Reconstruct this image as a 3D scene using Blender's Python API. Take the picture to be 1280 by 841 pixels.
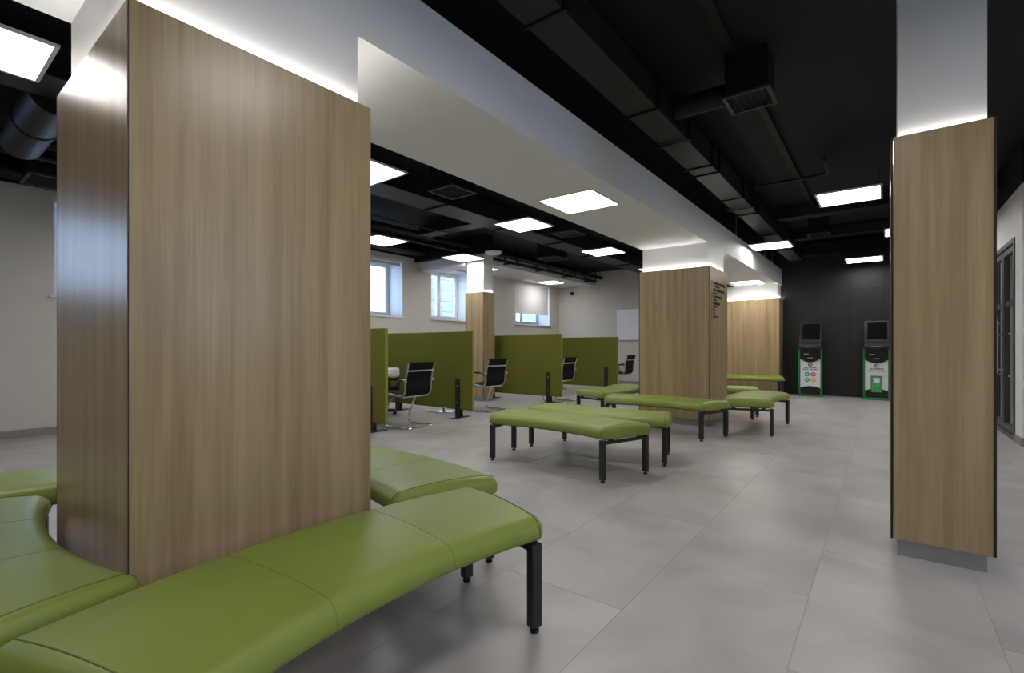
import bpy, bmesh, math, random
from mathutils import Vector, Matrix
random.seed(7)
S = bpy.context.scene
for o in list(bpy.data.objects): bpy.data.objects.remove(o)
COL = S.collection
PI = math.pi

# ------------------------------------------------------------------ camera
# world axes: +x runs along the long beam towards the dark far wall, +y towards the windows
cam_d = bpy.data.cameras.new('camera'); cam = bpy.data.objects.new('camera', cam_d); COL.objects.link(cam)
cam.location = (0, 0, 1.10)
cam.rotation_euler = (PI / 2, 0, math.radians(37.5 - 90))
cam_d.sensor_width = 36.0; cam_d.lens = 36.0 * 607.3 / 1280.0; cam_d.shift_y = 12.5 / 1280.0
cam_d.clip_start = 0.02; cam_d.clip_end = 200
S.camera = cam

# ------------------------------------------------------------------ world, sun, exposure
w = bpy.data.worlds.new('sky'); S.world = w; w.use_nodes = True
bg = w.node_tree.nodes['Background']; bg.inputs[0].default_value = (0.50, 0.68, 1.0, 1); bg.inputs[1].default_value = 4.0
vs = S.view_settings
vs.view_transform = 'Standard'; vs.look = 'None'; vs.gamma = 1.0; vs.use_curve_mapping = False; vs.exposure = 0.88
PANEL_STRENGTH = 9.0
STRIP_STRENGTH = 13.0

# ------------------------------------------------------------------ materials
def new_mat(name):
    m = bpy.data.materials.new(name); m.use_nodes = True
    return m, m.node_tree.nodes, m.node_tree.links, m.node_tree.nodes['Principled BSDF']
def plain(name, col, rough=0.5, metal=0.0, spec=0.5, noise=0.0, nscale=20.0, bump=0.0, coat=0.0):
    m, N, L, b = new_mat(name)
    b.inputs['Base Color'].default_value = (*col, 1); b.inputs['Roughness'].default_value = rough
    b.inputs['Metallic'].default_value = metal; b.inputs['Specular IOR Level'].default_value = spec
    b.inputs['Coat Weight'].default_value = coat
    if noise or bump:
        tc = N.new('ShaderNodeTexCoord'); t = N.new('ShaderNodeTexNoise'); t.inputs['Scale'].default_value = nscale; t.inputs['Detail'].default_value = 5
        L.new(tc.outputs['Object'], t.inputs['Vector'])
        if noise:
            r = N.new('ShaderNodeValToRGB')
            r.color_ramp.elements[0].position = 0.3; r.color_ramp.elements[1].position = 0.7
            r.color_ramp.elements[0].color = (*[c * (1 - noise) for c in col], 1)
            r.color_ramp.elements[1].color = (*[min(1, c * (1 + noise)) for c in col], 1)
            L.new(t.outputs['Fac'], r.inputs['Fac']); L.new(r.outputs['Color'], b.inputs['Base Color'])
        if bump:
            bp = N.new('ShaderNodeBump'); bp.inputs['Strength'].default_value = bump; bp.inputs['Distance'].default_value = 0.002
            L.new(t.outputs['Fac'], bp.inputs['Height']); L.new(bp.outputs['Normal'], b.inputs['Normal'])
    return m
def emit(name, col, strength):
    m, N, L, b = new_mat(name)
    b.inputs['Base Color'].default_value = (0.8, 0.8, 0.8, 1)
    b.inputs['Emission Color'].default_value = (*col, 1); b.inputs['Emission Strength'].default_value = strength
    return m
def wood_mat(name, dark, light):
    m, N, L, b = new_mat(name)
    tc = N.new('ShaderNodeTexCoord'); oi = N.new('ShaderNodeObjectInfo')
    off = N.new('ShaderNodeVectorMath'); off.operation = 'ADD'
    sc = N.new('ShaderNodeVectorMath'); sc.operation = 'SCALE'; sc.inputs['Scale'].default_value = 7.0
    cmb = N.new('ShaderNodeCombineXYZ')
    for i in range(3): L.new(oi.outputs['Random'], cmb.inputs[i])
    L.new(cmb.outputs[0], sc.inputs[0]); L.new(tc.outputs['Object'], off.inputs[0]); L.new(sc.outputs[0], off.inputs[1])
    mp = N.new('ShaderNodeMapping'); mp.inputs['Scale'].default_value = (1, 1, 0.035); L.new(off.outputs[0], mp.inputs['Vector'])
    bands = N.new('ShaderNodeTexNoise'); bands.inputs['Scale'].default_value = 14; bands.inputs['Detail'].default_value = 3; L.new(mp.outputs[0], bands.inputs['Vector'])
    mp2 = N.new('ShaderNodeMapping'); mp2.inputs['Scale'].default_value = (1, 1, 0.02); L.new(off.outputs[0], mp2.inputs['Vector'])
    fine = N.new('ShaderNodeTexNoise'); fine.inputs['Scale'].default_value = 130; fine.inputs['Detail'].default_value = 4; L.new(mp2.outputs[0], fine.inputs['Vector'])
    mp3 = N.new('ShaderNodeMapping'); mp3.inputs['Scale'].default_value = (1, 1, 0.12); L.new(off.outputs[0], mp3.inputs['Vector'])
    wv = N.new('ShaderNodeTexNoise'); wv.inputs['Scale'].default_value = 5; wv.inputs['Detail'].default_value = 2; wv.inputs['Distortion'].default_value = 1.5; L.new(mp3.outputs[0], wv.inputs['Vector'])
    a = N.new('ShaderNodeMath'); a.operation = 'MULTIPLY_ADD'; a.inputs[1].default_value = 0.5; L.new(bands.outputs['Fac'], a.inputs[0])
    f2 = N.new('ShaderNodeMath'); f2.operation = 'MULTIPLY'; f2.inputs[1].default_value = 0.25; L.new(fine.outputs['Fac'], f2.inputs[0])
    L.new(f2.outputs[0], a.inputs[2])
    a2 = N.new('ShaderNodeMath'); a2.operation = 'MULTIPLY_ADD'; a2.inputs[1].default_value = 0.25; L.new(wv.outputs['Fac'], a2.inputs[0]); L.new(a.outputs[0], a2.inputs[2])
    r = N.new('ShaderNodeValToRGB'); r.color_ramp.elements[0].position = 0.33; r.color_ramp.elements[1].position = 0.66
    r.color_ramp.elements[0].color = (*dark, 1); r.color_ramp.elements[1].color = (*light, 1)
    L.new(a2.outputs[0], r.inputs['Fac']); L.new(r.outputs['Color'], b.inputs['Base Color'])
    b.inputs['Roughness'].default_value = 0.30; b.inputs['Specular IOR Level'].default_value = 0.5
    return m
def floor_mat():
    m, N, L, b = new_mat('grey_stone_tile')
    g = N.new('ShaderNodeNewGeometry'); oi = N.new('ShaderNodeObjectInfo')
    cmb = N.new('ShaderNodeCombineXYZ'); mul = N.new('ShaderNodeMath'); mul.operation = 'MULTIPLY'; mul.inputs[1].default_value = 30
    L.new(oi.outputs['Random'], mul.inputs[0])
    for i in range(3): L.new(mul.outputs[0], cmb.inputs[i])
    off = N.new('ShaderNodeVectorMath'); off.operation = 'ADD'; L.new(g.outputs['Position'], off.inputs[0]); L.new(cmb.outputs[0], off.inputs[1])
    n1 = N.new('ShaderNodeTexNoise'); n1.inputs['Scale'].default_value = 2.2; n1.inputs['Detail'].default_value = 8; n1.inputs['Distortion'].default_value = 0.6; L.new(off.outputs[0], n1.inputs['Vector'])
    r = N.new('ShaderNodeValToRGB'); r.color_ramp.elements[0].position = 0.3; r.color_ramp.elements[1].position = 0.72
    r.color_ramp.elements[0].color = (0.365, 0.345, 0.337, 1); r.color_ramp.elements[1].color = (0.515, 0.490, 0.480, 1)
    L.new(n1.outputs['Fac'], r.inputs['Fac']); L.new(r.outputs['Color'], b.inputs['Base Color'])
    n2 = N.new('ShaderNodeTexNoise'); n2.inputs['Scale'].default_value = 5; n2.inputs['Detail'].default_value = 6; L.new(off.outputs[0], n2.inputs['Vector'])
    rr = N.new('ShaderNodeMapRange'); rr.inputs['To Min'].default_value = 0.30; rr.inputs['To Max'].default_value = 0.44; L.new(n2.outputs['Fac'], rr.inputs['Value'])
    L.new(rr.outputs[0], b.inputs['Roughness']); b.inputs['Specular IOR Level'].default_value = 0.5
    return m
def glass_mat():
    m = bpy.data.materials.new('window_glass'); m.use_nodes = True; N = m.node_tree.nodes; L = m.node_tree.links
    N.clear(); o = N.new('ShaderNodeOutputMaterial'); mx = N.new('ShaderNodeMixShader'); t = N.new('ShaderNodeBsdfTransparent'); gl = N.new('ShaderNodeBsdfGlossy')
    gl.inputs['Roughness'].default_value = 0.02; mx.inputs[0].default_value = 0.07
    t.inputs[0].default_value = (0.93, 0.96, 0.96, 1)
    L.new(t.outputs[0], mx.inputs[1]); L.new(gl.outputs[0], mx.inputs[2]); L.new(mx.outputs[0], o.inputs[0])
    return m
M = {}
M['white'] = plain('white_paint', (0.74, 0.74, 0.74), 0.55, noise=0.015, nscale=3)
M['reveal'] = plain('white_reveal_paint', (0.84, 0.85, 0.87), 0.5, noise=0.01)
M['wall'] = plain('warm_grey_wall_paint', (0.60, 0.585, 0.55), 0.6, noise=0.02, nscale=4, bump=0.05)
M['black_ceiling'] = plain('black_ceiling_paint', (0.0048, 0.0047, 0.0050), 0.7, spec=0.3, noise=0.25, nscale=2)
M['duct'] = plain('black_duct_metal', (0.0032, 0.0032, 0.0038), 0.55, spec=0.3, noise=0.2, nscale=3)
M['duct_grey'] = plain('charcoal_duct_metal', (0.0078, 0.0080, 0.0095), 0.5, spec=0.35, noise=0.2, nscale=4)
M['grille'] = plain('dark_grey_grille', (0.018, 0.0185, 0.021), 0.5, noise=0.1)
M['wood'] = wood_mat('light_oak_laminate', (0.255, 0.170, 0.080), (0.490, 0.368, 0.208))
M['wood_edge'] = plain('dark_panel_edge', (0.016, 0.011, 0.008), 0.6, noise=0.1)
M['vinyl'] = plain('green_vinyl', (0.222, 0.285, 0.044), 0.44, spec=0.5, noise=0.06, nscale=5, bump=0.10)
M['seam'] = plain('green_vinyl_stitching', (0.125, 0.165, 0.030), 0.5, noise=0.05)
M['felt'] = plain('olive_green_fabric', (0.150, 0.155, 0.026), 0.9, spec=0.2, noise=0.12, nscale=40, bump=0.4)
M['felt_edge'] = plain('pale_green_fabric_edge', (0.24, 0.26, 0.055), 0.9, spec=0.2, noise=0.08, nscale=40)
M['black'] = plain('black_powder_coat', (0.014, 0.014, 0.016), 0.42, noise=0.1, nscale=40)
M['rubber'] = plain('black_rubber', (0.01, 0.01, 0.01), 0.7, noise=0.1)
M['mesh'] = plain('black_chair_mesh', (0.006, 0.006, 0.0065), 0.8, spec=0.2, noise=0.3, nscale=300, bump=0.3)
M['chrome'] = plain('chrome', (0.78, 0.78, 0.79), 0.12, metal=1.0, noise=0.02)
M['alu'] = plain('brushed_aluminium', (0.55, 0.56, 0.57), 0.35, metal=1.0, noise=0.05, nscale=30)
M['plinth'] = plain('grey_metal_plinth', (0.36, 0.37, 0.38), 0.38, metal=0.6, noise=0.05, nscale=10)
M['tile'] = floor_mat()
M['grout'] = plain('grey_grout', (0.36, 0.34, 0.335), 0.8, noise=0.1)
M['black_tile'] = plain('black_stone_wall_tile', (0.0105, 0.0100, 0.0100), 0.45, noise=0.3, nscale=3)
M['baseboard'] = plain('grey_baseboard', (0.27, 0.255, 0.245), 0.5, noise=0.05)
M['panel'] = emit('led_panel', (1.0, 0.965, 0.915), PANEL_STRENGTH)
M['strip'] = emit('led_strip', (1.0, 0.97, 0.92), STRIP_STRENGTH)
M['lamp_frame'] = plain('white_lamp_frame', (0.72, 0.70, 0.71), 0.4, noise=0.02)
M['pvc'] = plain('white_window_plastic', (0.80, 0.82, 0.85), 0.35, noise=0.02)
M['glass'] = glass_mat()
M['blind'] = plain('white_blind_fabric', (0.74, 0.74, 0.76), 0.8, noise=0.02, nscale=60)
M['facade'] = plain('pale_facade_panel', (0.36, 0.34, 0.37), 0.8, noise=0.06, nscale=1.5)
M['green'] = plain('green_plastic', (0.012, 0.20, 0.045), 0.4, noise=0.04)
M['print_white'] = plain('white_print', (0.72, 0.71, 0.74), 0.4, noise=0.02)
M['print_black'] = plain('black_gloss_plastic', (0.010, 0.010, 0.010), 0.25, noise=0.1)
M['kiosk_black'] = plain('black_kiosk_shell', (0.011, 0.0105, 0.0105), 0.40, noise=0.1)
M['screen'] = plain('dark_screen_glass', (0.008, 0.008, 0.009), 0.08, noise=0.05)
M['ink'] = plain('black_lettering', (0.005, 0.004, 0.003), 0.7, noise=0.05)
M['ink_grey'] = plain('dark_grey_print', (0.06, 0.06, 0.065), 0.6, noise=0.05)
M['icon_blue'] = plain('blue_icon_print', (0.02, 0.22, 0.62), 0.5, noise=0.05)
M['icon_red'] = plain('red_icon_print', (0.60, 0.05, 0.10), 0.5, noise=0.05)
M['icon_green'] = plain('green_icon_print', (0.06, 0.42, 0.10), 0.5, noise=0.05)
M['icon_orange'] = plain('orange_icon_print', (0.72, 0.40, 0.06), 0.5, noise=0.05)
M['icon_light'] = plain('pale_icon_print', (0.72, 0.82, 0.86), 0.5, noise=0.05)
M['phone_green'] = plain('green_phone_screen_print', (0.05, 0.36, 0.12), 0.4, noise=0.4, nscale=12)
M['door_grey'] = plain('dark_grey_door_frame', (0.060, 0.062, 0.068), 0.4, noise=0.05)
M['board'] = plain('white_board', (0.82, 0.84, 0.90), 0.25, noise=0.02)
M['card'] = plain('white_plastic', (0.80, 0.79, 0.77), 0.4, noise=0.02)

# ------------------------------------------------------------------ mesh helpers
class MB:
    def __init__(s): s.bm = bmesh.new()
    def box(s, x0, x1, y0, y1, z0, z1, bev=0.0, seg=1):
        return s.obox(((x0 + x1) / 2, (y0 + y1) / 2, (z0 + z1) / 2), (abs(x1 - x0), abs(y1 - y0), abs(z1 - z0)), None, bev, seg)
    def obox(s, c, d, rot=None, bev=0.0, seg=1):
        mt = Matrix.Translation(Vector(c)) @ (rot.to_4x4() if rot is not None else Matrix.Identity(4)) @ Matrix.Diagonal((d[0], d[1], d[2], 1))
        b = bmesh.new(); bmesh.ops.create_cube(b, size=1.0, matrix=mt)
        if bev > 0: bmesh.ops.bevel(b, geom=list(b.edges), offset=bev, segments=seg, affect='EDGES', profile=0.5)
        s.join(b); return s
    def join(s, b):
        vm = {v: s.bm.verts.new(v.co) for v in b.verts}
        for f in b.faces:
            try: s.bm.faces.new([vm[v] for v in f.verts])
            except ValueError: pass
        b.free()
    def cyl(s, a, b, r, n=16, r2=None):
        return s.tube([a, b], r, n, r2=r2)
    def tube(s, pts, r, n=10, closed=False, r2=None, flat=None):
        P = [Vector(p) for p in pts]; k = len(P); rings = []
        up = None
        for i in range(k):
            if closed: t = (P[(i + 1) % k] - P[i - 1])
            else: t = P[min(i + 1, k - 1)] - P[max(i - 1, 0)]
            t.normalize()
            if up is None:
                up = Vector((0, 0, 1)) if abs(t.z) < 0.9 else Vector((1, 0, 0))
            sd = t.cross(up)
            if sd.length < 1e-4: sd = t.orthogonal()
            sd.normalize(); up = sd.cross(t).normalized()
            rr = r if (r2 is None or i < k / 2) else r2
            ra, rb = (rr, rr) if flat is None else (rr, rr * flat)
            rings.append([s.bm.verts.new(P[i] + sd * (ra * math.cos(2 * PI * j / n)) + up * (rb * math.sin(2 * PI * j / n))) for j in range(n)])
        m = k if closed else k - 1
        for i in range(m):
            A, B = rings[i], rings[(i + 1) % k]
            for j in range(n): s.bm.faces.new([A[j], A[(j + 1) % n], B[(j + 1) % n], B[j]])
        if not closed:
            s.bm.faces.new(list(reversed(rings[0]))); s.bm.faces.new(rings[-1])
        return s
    def prism(s, poly, o, ax, ay, an, depth):
        """extrude the 2-D outline poly, placed at o along ax / ay, by depth along an"""
        o, ax, ay, an = Vector(o), Vector(ax), Vector(ay), Vector(an)
        A = [s.bm.verts.new(o + ax * p[0] + ay * p[1]) for p in poly]
        B = [s.bm.verts.new(o + ax * p[0] + ay * p[1] + an * depth) for p in poly]
        n = len(poly)
        s.bm.faces.new(list(reversed(A))); s.bm.faces.new(B)
        for i in range(n): s.bm.faces.new([A[i], A[(i + 1) % n], B[(i + 1) % n], B[i]])
        return s
    def rings(s, R, cap=True):
        V = [[s.bm.verts.new(p) for p in r] for r in R]; n = len(V[0])
        for i in range(len(V) - 1):
            for j in range(n): s.bm.faces.new([V[i][j], V[i][(j + 1) % n], V[i + 1][(j + 1) % n], V[i + 1][j]])
        if cap: s.bm.faces.new(list(reversed(V[0]))); s.bm.faces.new(V[-1])
        return s
    def mesh(s, name, mat, smooth=False, angle=40):
        bmesh.ops.recalc_face_normals(s.bm, faces=list(s.bm.faces))
        me = bpy.data.meshes.new(name); s.bm.to_mesh(me); s.bm.free()
        me.materials.append(mat)
        if smooth:
            for p in me.polygons: p.use_smooth = True
            try: me.set_sharp_from_angle(angle=math.radians(angle))
            except Exception: pass
        return me
    def build(s, name, mat, parent=None, smooth=False, angle=40):
        return link(name, s.mesh(name, mat, smooth, angle), parent)
def link(name, me, parent=None, loc=None):
    o = bpy.data.objects.new(name, me); COL.objects.link(o)
    if parent is not None: o.parent = parent
    if loc is not None: o.location = loc
    return o
def tag(o, label=None, cat=None, group=None, kind=None):
    if label: o['label'] = label
    if cat: o['category'] = cat
    if group: o['group'] = group
    if kind: o['kind'] = kind
    return o
def thing(name, loc, label=None, cat=None, group=None, kind=None, rz=0.0):
    o = bpy.data.objects.new(name, None); COL.objects.link(o); o.location = loc; o.rotation_euler = (0, 0, rz); o.empty_display_size = 0.1
    return tag(o, label, cat, group, kind)
def copy_tree(o, parent=None):
    c = o.copy(); COL.objects.link(c); c.parent = parent
    for ch in list(o.children): copy_tree(ch, c)
    return c
def arcpts(c, r, a0, a1, n, fx, fz):
    """n+1 points on an arc in the plane spanned by fx, fz"""
    c, fx, fz = Vector(c), Vector(fx), Vector(fz)
    return [c + fx * (r * math.cos(a0 + (a1 - a0) * i / n)) + fz * (r * math.sin(a0 + (a1 - a0) * i / n)) for i in range(n + 1)]

# ------------------------------------------------------------------ the room
X0, X1 = -2.6, 13.30        # rear wall behind the viewer / end wall
Y0, Y1 = -3.2, 8.30         # blank wall / window wall
ZC = 3.36                   # black ceiling
XK = 12.95                  # face of the black kiosk wall
fl = MB(); fl.box(X0 - .2, X1 + .2, Y0 - .2, Y1 + .2, -0.12, -0.0015)
floor = tag(fl.build('floor', M['grout']), kind='structure')
TL, TW, J = 1.205, 0.605, 0.0016
tmesh = {}
def tile_mesh(dx, dy):
    k = (round(dx, 3), round(dy, 3))
    if k not in tmesh:
        b = MB(); b.box(-dx / 2, dx / 2, -dy / 2, dy / 2, -0.0014, 0.0, 0.0004)
        tmesh[k] = b.mesh('floor_tile', M['tile'])
    return tmesh[k]
row = 0; y = 0.265 - TW * 6
while y < Y1:
    x = 1.87 + (TL / 2 if row % 2 == 0 else 0) + 0.02 - TL * 6
    while x < X1:
        xa, xb, ya, yb = max(x, X0), min(x + TL, X1), max(y, Y0), min(y + TW, Y1)
        if xb - xa > 0.03 and yb - ya > 0.03:
            link('floor_tile', tile_mesh(xb - xa - J, yb - ya - J), floor, ((xa + xb) / 2, (ya + yb) / 2, 0))
        x += TL
    y += TW; row += 1
tag(MB().box(X0 - .2, X1 + .2, Y0 - .2, Y1 + .56, ZC, ZC + .15).build('ceiling', M['black_ceiling']), kind='structure')

# window wall, thick, with deep openings
WT = 0.55
ZS, ZH = 1.745, 2.955
wins = [(-2.0, -0.7), (1.335, 2.55), (5.55, 6.92), (7.75, 9.10), (10.97, 12.74)]
mb = MB(); xs = X0 - .2
for a, b_ in wins:
    mb.box(xs, a, Y1, Y1 + WT, 0, ZC); mb.box(a, b_, Y1, Y1 + WT, 0, ZS); mb.box(a, b_, Y1, Y1 + WT, ZH, ZC); xs = b_
mb.box(xs, X1 + .2, Y1, Y1 + WT, 0, ZC)
tag(mb.build('wall_window_side', M['wall']), kind='structure')
tag(MB().box(X1, X1 + .2, 3.20, Y1, 0, ZC).build('wall_end', M['wall']), kind='structure')
tag(MB().box(X0 - .2, X0, Y0, Y1, 0, ZC).build('wall_rear', M['baseboard']), kind='structure')
added_wins = [(-.6, .6), (2.2, 3.4)]  # openings added out of view to cast cool daylight on the beam
mb = MB(); xs = X0
for a, b_ in added_wins:
    mb.box(xs, a, Y0 - .2, Y0, 0, ZC).box(a, b_, Y0 - .2, Y0, 0, 1.25).box(a, b_, Y0 - .2, Y0, 2.4, ZC); xs = b_
mb.box(xs, 8.05, Y0 - .2, Y0, 0, ZC)
tag(mb.build('wall_unseen_side', M['wall']), kind='structure')
tag(MB().box(X0, X1, Y1 - .012, Y1, 3.06, ZC).build('trim_1', M['black_ceiling']), kind='structure')
# door-side return: a corner and the wall with the glazed door
YD = -1.20
DX0, DX1, DZ = 8.02, 9.72, 2.37
mb = MB(); mb.box(7.66, DX0, YD - .15, YD, 0, ZC); mb.box(DX0, DX1, YD - .15, YD, DZ, ZC); mb.box(DX1, XK, YD - .15, YD, 0, ZC)
tag(mb.build('wall_door_side', M['white']), kind='structure')
tag(MB().box(7.66, 7.81, Y0, YD - .15, 0, ZC).build('wall_return', M['white']), kind='structure')
tag(MB().box(7.6, XK, YD - .005, YD + .009, 2.90, ZC).box(7.651, 7.66, Y0, YD + .009, 2.90, ZC).build('trim_2', M['black_ceiling']), kind='structure')
# room beyond the glazed door
tag(MB().box(7.81, XK, -3.2, -3.1, 0, ZC).box(XK, X1 + .2, -3.2, YD - .151, 0, ZC).build('wall_lobby', M['white']), kind='structure')
# baseboards
tag(MB().box(X0, X1, Y1 - .014, Y1, 0, 0.095, .002).build('baseboard_window_side', M['baseboard']), kind='structure')
tag(MB().box(X1 - .014, X1, 3.2, Y1 - .014, 0, 0.095, .002).build('baseboard_end', M['baseboard']), kind='structure')
tag(MB().box(7.645, DX0 - .04, YD, YD + .014, 0, 0.095, .002).box(7.646, 7.66, Y0, YD + .014, 0, 0.095, .002).box(DX1 + .04, XK, YD, YD + .014, 0, .095, .002).build('baseboard_door_side', M['baseboard']), kind='structure')

# black kiosk wall of large stone tiles
kw = tag(MB().box(XK, X1 + .2, YD - .15, 3.20, 0, ZC).build('wall_kiosk', M['grout'] if False else M['rubber']), kind='structure')
ty = YD + .01; cols = []
while ty < 3.2: cols.append((ty, min(ty + 0.6, 3.2))); ty += 0.6
bt = {}
for i, (a, b_) in enumerate(cols):
    zz = [0, 0.55, 1.75, 2.95, ZC] if i % 2 else [0, 1.15, 2.35, ZC]
    for z0, z1 in zip(zz[:-1], zz[1:]):
        k = (round(b_ - a, 3), round(z1 - z0, 3))
        if k not in bt:
            q = MB(); q.box(-0.012, 0, -k[0] / 2 + .0015, k[0] / 2 - .0015, -k[1] / 2 + .0015, k[1] / 2 - .0015, .001); bt[k] = q.mesh('wall_tile', M['black_tile'])
        link('wall_tile', bt[k], kw, (XK, (a + b_) / 2, (z0 + z1) / 2))

# ------------------------------------------------------------------ the white box beam under the ceiling
BY0, BY1, BZ0, BZ1 = 1.927, 2.858, 2.53, 2.91
beam = thing('ceiling_beam', (5, (BY0 + BY1) / 2, BZ0), 'long white plastered box beam running across the tops of the wide oak columns', 'beam')
bm_ = MB()
def rel(mb_, o):   # world-built mesh to a child's local frame
    loc = o.location
    bmesh.ops.translate(mb_.bm, verts=list(mb_.bm.verts), vec=-Vector(loc)); return mb_
recess = [(4.24, 2.41), (11.85, 2.45)]
# soffit with square cut-outs for the lamps
h = 0.305
xs = X0
sf = MB()
for cx, cy in recess:
    sf.box(xs, cx - h, BY0, BY1, BZ0, BZ0 + .03); sf.box(cx - h, cx + h, BY0, cy - h, BZ0, BZ0 + .03); sf.box(cx - h, cx + h, cy + h, BY1, BZ0, BZ0 + .03); xs = cx + h
sf.box(xs, XK - .013, BY0, BY1, BZ0, BZ0 + .03)
rel(sf, beam).build('soffit', M['white'], beam)
rel(MB().box(X0, XK - .013, BY0, BY0 + .03, BZ0 + .03, BZ1), beam).build('side_face', M['white'], beam)
rel(MB().box(X0, XK - .013, BY1 - .03, BY1, BZ0 + .03, BZ1), beam).build('side_face', M['white'], beam)
rel(MB().box(X0, XK - .013, BY0 + .03, BY1 - .03, BZ1 - .03, BZ1), beam).build('top_board', M['black_ceiling'], beam)
# small fixing rods standing on the beam's edge
for x in (8.75, 10.7, 11.2, 12.0):
    rel(MB().cyl((x, BY0 + .05, BZ1), (x, BY0 + .05, ZC), .006, 8).cyl((x, BY0 + .05, BZ1), (x, BY0 + .05, BZ1 + .09), .014, 10), beam).build('hanger_rod', M['alu'], beam, True)

# ------------------------------------------------------------------ oak-clad columns
ZW = 2.20
def column(name, x0, x1, y0, y1, ztop, label, panels=(1, 1), inset=.042, kind=None):
    cx, cy = (x0 + x1) / 2, (y0 + y1) / 2
    t = thing(name, (cx, cy, 0), label, 'column', 'oak-clad columns')
    rel(MB().box(x0 + inset, x1 - inset, y0 + inset, y1 - inset, 0.0, ztop), t).build('core', M['white'], t)
    pi = .03
    rel(MB().box(x0 + pi, x1 - pi, y0 + pi, y0 + inset - .0005, 0.0, .10).box(x0 + pi, x1 - pi, y1 - inset + .0005, y1 - pi, 0, .10)
        .box(x0 + pi, x0 + inset - .0005, y0 + pi, y1 - pi, 0, .10).box(x1 - inset + .0005, x1 - pi, y0 + pi, y1 - pi, 0, .10), t).build('plinth', M['plinth'], t)
    th = .009; g = .002
    def face(ax, pos, a, b_, n):
        st = (b_ - a) / n
        for i in range(n):
            lo, hi = a + st * i + g / 2, a + st * (i + 1) - g / 2
            q = MB()
            if ax == 'x': q.box(min(pos, pos + th), max(pos, pos + th), lo, hi, .09, ZW, .0008)
            else: q.box(lo, hi, min(pos, pos + th), max(pos, pos + th), .09, ZW, .0008)
            p_ = rel(q, t).build('wood_panel', M['wood'], t)
            p_.data.materials.append(M['wood_edge'])       # dark edge band on the ends of the capping panels
            if ax == 'y':
                for pl in p_.data.polygons:
                    if abs(pl.normal.x) > .5: pl.material_index = 1
    face('x', x0, y0 + th + .0020, y1 - th - .0020, panels[1]); face('x', x1 - th, y0 + th + .0020, y1 - th - .0020, panels[1])
    face('y', y0, x0, x1, panels[0]); face('y', y1 - th, x0, x1, panels[0])
    # dark joint behind the panel corners
    e = MB()
    for ex, ey in ((x0, y0), (x1, y0), (x0, y1), (x1, y1)):
        sx = 1 if ex == x0 else -1; sy = 1 if ey == y0 else -1
        e.box(ex + sx * .003, ex + sx * .022, ey + sy * (th + .0002), ey + sy * (th + .0022), .09, ZW - .001)
    rel(e, t).build('corner_joint', M['wood_edge'], t)
    # LED strip lying in the slot between core and cladding, shining upwards
    s0, s1 = th + .003, inset - .003
    q = MB(); zl = ZW - .020
    q.box(x0 + s0, x1 - s0, y0 + s0, y0 + s1, zl, zl + .006).box(x0 + s0, x1 - s0, y1 - s1, y1 - s0, zl, zl + .006)
    q.box(x0 + s0, x0 + s1, y0 + s1, y1 - s1, zl, zl + .006).box(x1 - s1, x1 - s0, y0 + s1, y1 - s1, zl, zl + .006)
    rel(q, t).build('led_strip', M['strip'], t)
    return t
cA = column('oak_column', .477, 1.385, 1.885, 2.90, BZ0, 'wide oak-clad column without lettering, ringed by four green benches')
cB = column('oak_column', 6.88, 7.79, 1.885, 2.90, BZ0, 'wide oak-clad column with black lettering on its narrow side', (1, 2))
cC = column('oak_column', 3.25, 3.66, -.425, -.024, ZC, 'slim oak-clad column standing alone on the open floor', inset=.03)
cD = column('oak_column', 7.37, 7.72, 6.37, 6.87, 2.97, 'slim oak-clad column between the green partitions by the windows', (1, 1), inset=.03)
cE = column('oak_column', 12.50, 12.935, 1.90, 3.40, BZ0, 'broad oak-clad pier against the black wall beside the kiosks', (1, 3))

# lettering on the column: six entries of unreadable dark directory text
def strokes(mb_, o, ax, an, length, hgt, n, rnd):
    """a row of letter-sized upright glyph strokes"""
    o, ax = Vector(o), Vector(ax); x = 0
    while x < length - hgt * .3:
        wd = hgt * rnd.uniform(.5, .8)
        if rnd.random() < .07: x += hgt * .45; continue
        wd = min(wd, length - x)
        st = hgt * .30
        mb_.prism([(0, 0), (st, 0), (st, hgt), (0, hgt)], o + ax * x, ax, (0, 0, 1), an, .002)
        if wd > st * 1.8:
            mb_.prism([(0, 0), (st, 0), (st, hgt), (0, hgt)], o + ax * (x + wd - st), ax, (0, 0, 1), an, .002)
            hz = rnd.choice((0, hgt * .4, hgt - st))
            mb_.prism([(0, 0), (wd - 2 * st, 0), (wd - 2 * st, st), (0, st)], o + ax * (x + st) + Vector((0, 0, hz)), ax, (0, 0, 1), an, .002)
        x += wd + hgt * .09
rnd = random.Random(3)
YS = 1.885
rows = [(7.66, 7.36), (7.62, 7.31), (7.50, 7.22), (7.38, 7.20), (7.12, 7.14), (7.26, None)]
for i, (e1, e2) in enumerate(rows):
    z = 1.965 - i * .0945
    q = MB(); strokes(q, (7.03, YS, z), (1, 0, 0), (0, -1, 0), e1 - 7.03, .040, 0, rnd)
    rel(q, cB).build('lettering', M['ink'], cB)
    if e2:
        q = MB(); strokes(q, (7.03, YS, z - .038), (1, 0, 0), (0, -1, 0), e2 - 7.03, .022, 0, rnd); rel(q, cB).build('lettering', M['ink'], cB)
    q = MB()   # entry number at the left
    for zz in ((0, .042), (-.036, -.012)):
        strokes(q, (6.955, YS, z + zz[0]), (1, 0, 0), (0, -1, 0), .03, (zz[1] - zz[0]), 0, rnd)
    rel(q, cB).build('lettering', M['ink'], cB)

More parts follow.
